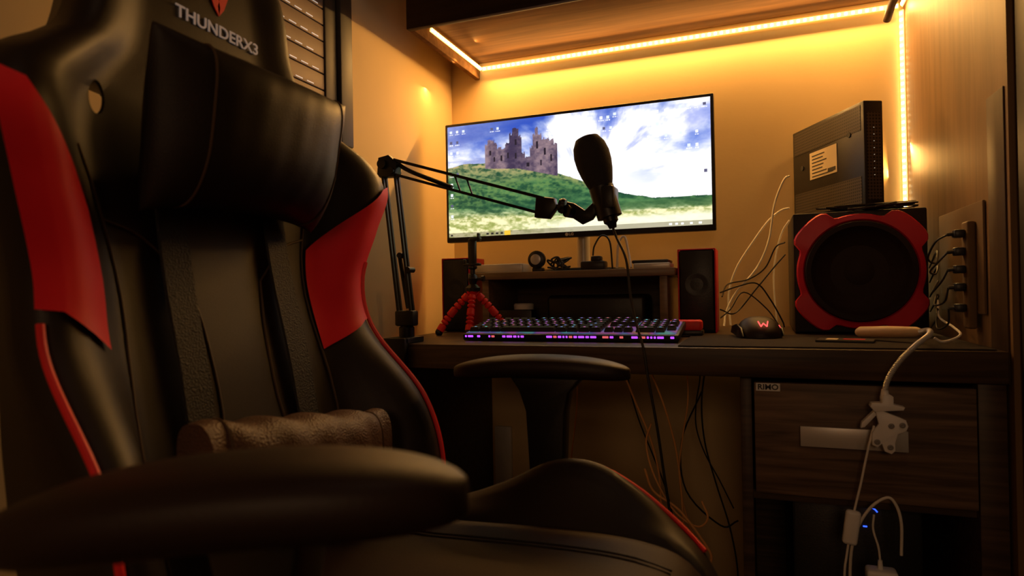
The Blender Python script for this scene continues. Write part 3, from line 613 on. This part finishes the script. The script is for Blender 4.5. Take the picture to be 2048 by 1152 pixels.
def cable(pts,r,m,lab,grp=None): return O('cable',tube(pts,r,8,6),m,label=lab,cat='cable',group=grp)
g1='cables hanging beside the subwoofer'
cable([(.082,1.765,1.13),(.068,1.765,1.12),(.045,1.765,1.06),(.030,1.76,.97),(.0,1.755,.90),(-.05,1.75,.84),(-.075,1.74,.79),(-.08,1.72,.754)],.0026,'whitec','cream cable hanging from the router to the desk',g1)
cable([(.080,1.77,1.05),(.06,1.775,1.045),(.03,1.775,1.02),(-.01,1.775,.965),(-.05,1.775,.90),(-.07,1.775,.83),(-.066,1.765,.754)],.0026,'whitec','cream cable hanging from the router to the desk',g1)
cable([(.080,1.78,1.02),(.062,1.785,.99),(.046,1.785,.93),(.040,1.785,.86),(.046,1.78,.754)],.002,'whitec','thin cream cable beside the subwoofer',g1)
cable([(.066,1.72,.96),(.045,1.74,.95),(.02,1.75,.90),(-.02,1.75,.872),(-.07,1.74,.86),(-.080,1.65,.83)],.0018,'blackc','thin black cable strung between the speakers',g1)
cable([(-.082,1.60,.84),(-.04,1.62,.855),(.0,1.64,.86),(.03,1.66,.82),(.055,1.68,.77),(.060,1.70,.754)],.0018,'blackc','thin black cable strung between the speakers',g1)
cable([(-.082,1.60,.80),(-.05,1.66,.79),(.0,1.68,.85),(.04,1.7,.90),(.066,1.71,.93)],.0018,'blackc','thin black cable strung between the speakers',g1)
cable([(-.082,1.60,.78),(-.06,1.62,.80),(-.03,1.64,.84),(.02,1.66,.80),(.05,1.66,.754)],.0016,'blackc','thin black cable strung between the speakers',g1)

# ---------------------------------------------------------------- sockets on the side wall
so=E('wall_socket_panel',(WR,1.37,.80),'brown socket panel on the side wall with a plugged power strip','socket')
O('panel',box(WR-.005,WR-.0005,1.235,1.50,.80,.985,.002),'cream',parent=so)
O('power_strip',box(WR-.018,WR-.005,1.268,1.302,.775,.955,.004,3),'cream',parent=so)
for k,zz in enumerate((.935,.905,.875,.845,.81)):
    O('plug',join(box(WR-.034,WR-.018,1.275,1.295,zz-.007,zz+.007,.003),cyl((WR-.042,1.285,zz-.001),(WR-.033,1.285,zz),.003,.003,10)),'plastic',parent=so)
g2='power cables plugged in beside the subwoofer'
for k,zz in enumerate([.935,.905,.875,.845,.81]):
    cable([(WR-.042,1.285,zz-.001),(WR-.056+.004*k,1.30,zz-.012-.004*k),(WR-.058+.003*k,1.345,zz-.038+.006*(k%2)),(WR-.036,1.39,zz-.045+.01*k),(WR-.018,1.46,zz-.02),(WR-.012,1.55,max(.76,zz-.05))],.0017,'blackc','black power cable plugged into the socket strip',g2)
cable([(WR-.022,1.44,.82),(WR-.03,1.40,.79),(WR-.025,1.33,.775),(WR-.03,1.27,.765),(WR-.06,1.245,.7555),(.272,1.243,.762)],.0020,'whitec','white cable running over the desk to the lamp',g2)

wd=O('wardrobe',join(box(.36,.95,.42,1.125,0,2.3,.003)),'darkw',label='tall dark wooden wardrobe beside the desk',cat='wardrobe')
O('door',box(.352,.3598,.43,1.12,.05,2.28,.002),'darkw',parent=wd)

# ---------------------------------------------------------------- under desk
pc=E('desktop_computer',(.15,1.35,0),'black computer tower with a small blue light under the desk','computer')
O('case',box(.05,.25,1.24,1.58,.001,.484,.006),'plastic',parent=pc)
O('front_light',join(tube([(.166+.018*math.cos(a),1.237,.462+.014*math.sin(a)) for a in [x*math.pi/8 for x in range(1,5)]],.0012,8),box(.161,.167,1.2375,1.2395,.440,.442)),'bluel',parent=pc)
g3='cables hanging under the desk'
cable([(.197,1.125,.44),(.197,1.12,.49),(.190,1.12,.518),(.178,1.12,.527),(.155,1.12,.508),(.136,1.12,.47),(.127,1.125,.41),(.127,1.13,.25),(.13,1.14,.004)],.0022,'whitec','thick white cable with plug hanging under the drawer',g3)
O('plug_adapter',[(box(.150,.193,1.12,1.15,.375,.412,.005,3),'white'),(cyl((.170,1.135,.412),(.170,1.135,.425),.004,.003),'white'),(tube([(.170,1.135,.423),(.168,1.135,.445),(.162,1.14,.47),(.165,1.15,.490)],.0016,8),'whitec')],label='white plug adapter hanging on its cable under the drawer',cat='adapter')
def hang(x0,z0,x1,z1,y,r,m,lab,sw_=.03):
    pts=[]
    for k in range(7):
        t=k/6; pts.append((x0+(x1-x0)*t+sw_*math.sin(t*5.5+x0*30)*.5,y+.02*math.sin(t*4+x1*9),z0+(z1-z0)*t))
    return cable(pts,r,m,lab,g3)
hang(-.235,.700,-.16,.30,1.25,.0020,'orange','orange-tan cable hanging under the desk')
hang(-.205,.700,-.10,.20,1.30,.0020,'orange','orange-tan cable hanging under the desk')
hang(-.16,.700,-.11,.25,1.35,.0016,'orange','orange-tan cable hanging under the desk',.05)
hang(-.30,.700,-.20,.20,1.60,.0018,'blackc','black cable hanging under the desk')
hang(-.10,.700,-.07,.15,1.45,.0018,'blackc','black cable hanging under the desk',.05)
hang(-.38,.700,-.37,.15,1.35,.0016,'orange','orange-tan cable hanging under the desk')
hang(-.15,.700,-.08,.35,1.55,.0016,'blackc','black cable hanging under the desk',.05)
cable([(-.20,1.20,.52),(-.185,1.2,.48),(-.14,1.2,.45),(-.10,1.2,.40),(-.085,1.2,.37),(-.10,1.2,.34)],.0024,'orange','orange-tan cable looped under the desk',g3)
cable([(-.19,1.22,.60),(-.20,1.22,.56),(-.185,1.22,.50),(-.15,1.22,.44),(-.11,1.21,.42),(-.09,1.2,.44),(-.10,1.2,.47)],.0018,'orange','orange-tan cable looped under the desk',g3)
cable([(-.12,1.5,.62),(-.16,1.45,.52),(-.15,1.42,.42),(-.08,1.4,.36),(-.045,1.38,.38)],.0018,'blackc','black cable looped under the desk',g3)
O('cable_duct',box(-.742,-.69,1.785,1.799,.25,.45,.002),'white',label='short white cable duct on the wall under the desk',cat='cable duct')

# ================================================================= gaming chair
CX,CY=-.575,.605
ch=E('gaming_chair',(CX+.25,CY,0),'black and red leather gaming chair with neck and lumbar pillows','chair')
wT=herm([(.48,.19),(.54,.225),(.60,.245),(.70,.243),(.80,.232),(.873,.228),(.95,.25),(1.014,.268),(1.055,.255),(1.085,.215),(1.12,.165),(1.17,.142),(1.24,.132),(1.29,.12),(1.32,.09),(1.33,.05)])
aE=herm([(.48,.10),(.54,.13),(.60,.135),(.70,.105),(.80,.025),(.873,.010),(.95,.022),(1.014,.032),(1.06,.010),(1.10,-.022),(1.17,-.038),(1.26,-.045),(1.33,-.075)])
aC=herm([(.48,.05),(.60,.035),(.75,.0),(.9,-.035),(1.1,-.050),(1.3,-.065),(1.33,-.085)])
def SF(s,z):
    q=sm((abs(s)-.58)/.36); a=aC(z)+(aE(z)-aC(z))*q+.006*(1-s*s)
    return CX+a, CY+s*wT(z)
rings=[];NZ=60
for k in range(NZ+1):
    z=.48+.85*k/NZ; w=wT(z); r_=[]
    for j in range(33):
        s=-1+2*j/32; x,y=SF(s,z); r_.append((x,y,z))
    ae=CX+aE(z); ac=CX+aC(z); th=.085
    side=[(ae-.012,w+.010),(ae-.035,w+.013),(ae*.5+(ac-th)*.5,w+.004),(ac-th+.012,w*.93)]
    back=[(ac-th,w*.75),(ac-th-.008,w*.4),(ac-th-.01,0),(ac-th-.008,-w*.4),(ac-th,-w*.75)]
    for x,l in side: r_.append((x,CY+l,z))
    for x,l in back: r_.append((x,CY+l,z))
    for x,l in side[::-1]: r_.append((x,CY-l,z))
    rings.append(r_)
bk=O('backrest',loft(rings),'leather',parent=ch,smooth=50)
cuts=[]
HZ=1.054; HL=.147
for s in (-1,1):
    def el(x,ry,rz_,dy=0,dz=0): return [(CX+x,CY+s*HL+ry*math.cos(2*math.pi*k/24)+dy,HZ+rz_*math.sin(2*math.pi*k/24)+dz) for k in range(24)]
    V_,F_=loft([el(.20,.009,.017),el(-.047,.009,.017),el(-.30,.16,.05,.12,.03)])
    me=bpy.data.meshes.new('c'); me.from_pydata(V_,[],F_)
    bm=bmesh.new(); bm.from_mesh(me); bmesh.ops.recalc_face_normals(bm,faces=list(bm.faces)); bm.to_mesh(me); bm.free()
    c_=bpy.data.objects.new('c',me); COL.objects.link(c_); cuts.append(c_)
    md=bk.modifiers.new('b','BOOLEAN'); md.object=c_; md.operation='DIFFERENCE'; md.solver='EXACT'
bpy.context.view_layer.update()
nm=bpy.data.meshes.new_from_object(bk.evaluated_get(bpy.context.evaluated_depsgraph_get()))
bk.modifiers.clear()
if len(nm.polygons)>1000:
    bk.data=nm; nm.set_sharp_from_angle(angle=R(50))
for c_ in cuts: bpy.data.objects.remove(c_)
def on(s,z,off=.003):
    x,y=SF(s,z); return Vector((x+off,y,z))
for sg in (-1,1):
    N1,N2=14,26; V=[];F=[]
    for i in range(N1+1):
        q=i/N1
        for j in range(N2+1):
            t=j/N2; zl=.775+.040*q+(.028 if sg<0 else 0); zu=.915+.105*q+(.018 if sg<0 else 0); z=zl+(zu-zl)*t
            s0=.64 if sg>0 else .77
            s=sg*(s0+(1-s0)*q); x,y=SF(s,z); nx=.004
            if q>.999: x-=.006; y+=sg*.011
            V.append((x+nx,y+sg*(-.002 if q<.99 else .004),z))
    for i in range(N1):
        for j in range(N2):
            a=i*(N2+1)+j; F.append((a,a+1,a+N2+2,a+N2+1))
    O('side_panel',(V,F),'red',parent=bk,smooth=60,label='bright red leather side panel')
    pts=[]
    for k in range(40):
        z=.50+(.40 if sg>0 else .33)*k/39; pts.append((CX+aE(z)-(.0 if sg>0 else .004),CY+sg*(wT(z)+.0095),z))
    O('piping',tube(pts,.0036,8,1),'redpipe',parent=bk,label='red edge piping')
def seam(sp,r=.0016): return tube([on(s,z,.001) for s,z in sp],r,6,4)
O('seam_stitching',join(seam([(-.63,.52),(-.63,.7),(-.62,.85),(-.62,.95),(-.66,1.0)]),seam([(.63,.52),(.63,.7),(.62,.85),(.62,.95),(.66,1.0)]),
  seam([(-.62,.93),(-.45,.915),(-.25,.87)]),seam([(.62,.93),(.45,.915),(.25,.87)]),seam([(-.25,.87),(-.2,.8),(-.2,.7),(-.35,.62)]),seam([(.25,.87),(.2,.8),(.2,.7),(.35,.62)])),'seam',parent=bk)
YZ=Matrix(((0,0,1,0),(1,0,0,0),(0,1,0,0),(0,0,0,1)))
tx=xf(text('THUNDERX3',.0205,.0006,1.10,.0002),T(CX+aC(1.18)+.0075,CY+.020,1.182)@YZ@Rt(-1.5,'Z'))
O('lettering',tx,'txt',parent=bk,label='grey lettering reading THUNDERX3')
em=[xf(prism(p,.0012),T(CX+aC(1.215)+.0072,CY+.020,1.202)@YZ) for p in ([(-.024,.05),(-.010,.05),(.002,.012),(0,0),(-.008,.010)],[(.024,.05),(.010,.05),(-.002,.012),(0,0),(.008,.010)],[(-.004,.05),(.004,.05),(0,.03)])]
O('emblem',join(*em),'redpipe',parent=bk,label='red angular emblem')

# pillows
def pfun(P,t,an,flare,wav,tilt,sag,slope,p,crease=0.,emin=.07,pt=.010):
    yc,half,zc,hz,xc,hx=P
    a=hz*(.90+flare*abs(t)**3+wav*math.sin(t*13)*.5); b=hx*max(emin,(1-abs(t)**3.0)**.60)
    b*=1+crease*(math.sin(t*17+an*2)*.5+math.sin(t*29-an*3)*.35)
    c_,s_=math.cos(an),math.sin(an)
    return (xc+b*(abs(c_)**p)*(1 if c_>0 else -1)+(-tilt*(a*s_))-sag*t*t,yc+half*t+(.05*wav*hz*s_*math.sin(t*20))+pt*(s_ if t>0 else -s_)*abs(t)**4,zc+slope*t+a*(abs(s_)**.75)*(1 if s_>0 else -1))
def pillow(P,nsec=60,flare=.0,wav=0.,tilt=0.,sag=0,slope=0,p=.68,crease=0.,emin=.07,pt=.010):
    return loft([[pfun(P,-1+2*k/nsec,2*math.pi*j/40,flare,wav,tilt,sag,slope,p,crease,emin,pt) for j in range(40)] for k in range(nsec+1)])
def pseam(P,t,par,**k):
    O('pillow_seam',tube([Vector(pfun(P,t,-math.pi/2+math.pi*j/16,p=.68,**k))+Vector((.0004,0,0)) for j in range(17)],.0014,6,2),'seam',parent=par)
A_=(CY+.000,.143,1.026,.085,CX+.034,.050); ka=dict(flare=.14,wav=0,tilt=-.26,sag=.014,slope=0,crease=.012)
hp=O('neck_pillow',pillow(A_,**ka),'pillow',parent=ch,smooth=60,label='puffy black leather neck pillow')
for s in (-.72,.72): pseam(A_,s,hp,**ka)
B_=(CY-.012,.150,.677,.043,CX+.092,.040); kb_=dict(flare=.03,wav=.12,tilt=.05,sag=-.006,slope=-.020,crease=.06,emin=.55,pt=0.)
lp=O('lumbar_pillow',pillow(B_,**kb_),'lumbar',parent=ch,smooth=60,label='brown-black perforated lumbar pillow')
for s in (-.84,.84): pseam(B_,s,lp,**kb_)
def strap(y0,y1):
    rs_=[]
    for k in range(21):
        t=k/20; z=1.0+(.66-1.0)*t; yy=y0+(y1-y0)*t; s=(yy-CY)/wT(z); x=SF(s,z)[0]+.006+.006*math.sin(t*math.pi)
        rs_.append([(x,yy-.019,z),(x+.003,yy-.018,z),(x+.003,yy+.018,z),(x,yy+.019,z)])
    return loft(rs_)
O('strap',strap(CY-.075,CY-.085),'strap',parent=ch,label='black webbing strap')
O('strap',strap(CY+.085,CY+.085),'strap',parent=ch,label='black webbing strap')

# seat
DXs=-.058
zt=herm([(-.54,.50),(-.50,.535),(-.42,.552),(-.3,.556),(-.15,.560),(-.06,.556),(-.01,.54),(.02,.50)])
hb=herm([(-.54,.0),(-.46,.006),(-.35,.010),(-.27,.036),(-.20,.068),(-.14,.068),(-.08,.036),(-.03,.004),(.02,0)])
hw=herm([(-.54,.20),(-.48,.235),(-.3,.25),(-.1,.25),(-.03,.235),(.02,.19)])
SXs=[-.54+.56*k/44 for k in range(45)]
def seatp(X,l,off=.001):
    w=hw(X); al=abs(l); g=math.exp(-((al-.86)/.10)**2); dip=-.014*math.exp(-((al-.66)/.035)**2); edge=-.03*sm((al-.93)/.07)
    return (X+DXs,CY+l*w,zt(X)+hb(X)*g+dip+edge+.006*math.cos(l*2)+off)
rs_=[]
for X in SXs:
    w=hw(X); r_=[seatp(X,-1+2*j/48,0) for j in range(49)]
    zb=.445 if X<-.02 else .46
    r_+= [(X+DXs,CY+w+.006,zt(X)-.06),(X+DXs,CY+w-.005,zb),(X+DXs,CY,zb-.005),(X+DXs,CY-w+.005,zb),(X+DXs,CY-w-.006,zt(X)-.06)]
    rs_.append(r_)
se=O('seat',loft(rs_),'seatl',parent=ch,smooth=60)
se.data.materials.append(M['leather'])
for p in se.data.polygons:
    c_=p.center+se.location+Vector(ch.location)
    if abs(c_.y-CY)>.66*hw(c_.x-DXs): p.material_index=1
O('seam_stitching',join(*[tube([seatp(X,l,.0005) for X in SXs[4:-2:3]],.0014,6,2) for l in (-.66,.66,.36,-.36,.32,-.32)]),'strap',parent=se)
for s in (-1,1):
    O('piping',tube([seatp(X,s*.90,.003) for X in SXs[28:-2:2]],.0030,8,2),'redpipe',parent=se,label='red edge piping')
def pad(Lp,W_,Tk,bend=.0,n=36):
    rr_=[]
    for k in range(n+1):
        t=-1+2*k/n; t=math.copysign(1-(1-abs(t))**1.4,t); e=max(.01,(1-abs(t)**3.0))**.5; hw_=W_/2*e*(1-.06*t); hh=Tk/2*(.35+.65*e); zc=-bend*(t*t)-bend*.3*(1-t)*.5
        r_=[]
        for j in range(28):
            an=2*math.pi*j/28; c_,s_=math.cos(an),math.sin(an)
            r_.append((Lp/2*t,hw_*(abs(c_)**.7)*(1 if c_>0 else -1),zc+hh*(abs(s_)**.7)*(1 if s_>0 else -1)))
        rr_.append(r_)
    return loft(rr_)
def arm(x,y,zrot,padx,pady,tilt,L_,W_,th=.032,dz=0.):
    a=O('armrest',join(xf(prism([(-.054,.0),(.054,.0),(.034,-.022),(.028,-.05),(.024,-.13),(.024,-.34),(-.026,-.34),(-.026,-.13),(-.030,-.05),(-.040,-.02)],.034,.004),T(x,y+.017,.728)@XZ),box(x-.032,x+.032,min(y,CY+(y-CY)*.45)-.0,max(y,CY+(y-CY)*.45),.385,.41,.004)),'plastic',parent=ch,at=(x,y,.728))
    O('armrest_pad',xf(pad(L_,W_,th,.010),Rt(zrot,'Z')@Rt(tilt,'Y')),'plasticsoft',parent=a,local=True,at=(padx-x,pady-y,.744+dz-.728),smooth=60,label='soft black armrest pad')
arm(-.285,CY+.285,0,-.300,CY+.285,0,.268,.075)
arm(-.285,CY-.285,22,-.262,.266,-3,.25,.088,.042,.002)
O('gas_lift',join(cyl((CX+.27,CY,.10),(CX+.27,CY,.40),.028),cyl((CX+.27,CY,.08),(CX+.27,CY,.26),.036),box(CX+.14,CX+.40,CY-.10,CY+.10,.40,.447,.01)),'metalblk',parent=ch)
for k in range(5):
    a=math.radians(36+72*k); ex_=Vector((CX+.27+.27*math.cos(a),CY+.27*math.sin(a),.075)); 
    l_=O('leg',tube([(CX+.27,CY,.10),(CX+.27+.14*math.cos(a),CY+.14*math.sin(a),.095),tuple(ex_)],.022,10,6,rf=lambda t:.028-.012*t),'plastic',parent=ch)
    O('caster',join(*[cyl(ex_+Vector((-math.sin(a)*s1,math.cos(a)*s1,-.045)),ex_+Vector((-math.sin(a)*s2,math.cos(a)*s2,-.045)),.029,.029,20) for s1,s2 in ((-.026,-.006),(.006,.026))],cyl(ex_+Vector((0,0,-.045)),ex_+Vector((0,0,.0)),.006)),'plastic',parent=l_)

# ---------------------------------------------------------------- lights
def area(name,loc,direction,sx,sy,power,colr,spread=180):
    l=bpy.data.lights.new(name,'AREA'); l.shape='RECTANGLE'; l.size=sx; l.size_y=sy; l.energy=power; l.color=colr; l.spread=R(spread)
    o=bpy.data.objects.new(name,l); COL.objects.link(o); o.location=loc
    o.rotation_euler=Vector(direction).to_track_quat('-Z','Y').to_euler(); return o
LC=(1,.50,.13)
area('shelf_light',(-.21,1.775,1.516),(0,-.9,-1),1.08,.012,7.6,LC)
area('shelf_light',(-.757,1.63,1.516),(.7,0,-1),.012,.32,1.4,LC)
area('shelf_light',(WR-.018,1.60,1.516),(-.5,0,-1),.012,.34,2.2,LC)
lv=bpy.data.lights.new('corner_light','AREA'); lv.shape='RECTANGLE'; lv.size=.012; lv.size_y=.72; lv.energy=5.0; lv.color=LC
ov=bpy.data.objects.new('corner_light',lv); COL.objects.link(ov); ov.location=(WR-.02,1.78,1.15); ov.rotation_euler=Vector((-1,-1,0)).to_track_quat('-Z','Z').to_euler()
area('ceiling_fill',(.25,.15,2.3),(-.05,.35,-1),.3,.3,.7,(1,.60,.36))  # unseen overhead fill, added to light the desk front
area('room_fill',(.15,-1.25,1.25),(0,1,-.2),.35,.35,2.6,(1,.58,.30))  # unseen fill behind the camera, added to brighten the wall under the desk
w=bpy.data.worlds.new('world'); SC.world=w; w.use_nodes=True; w.node_tree.nodes['Background'].inputs[0].default_value=(.03,.018,.01,1); w.node_tree.nodes['Background'].inputs[1].default_value=.4
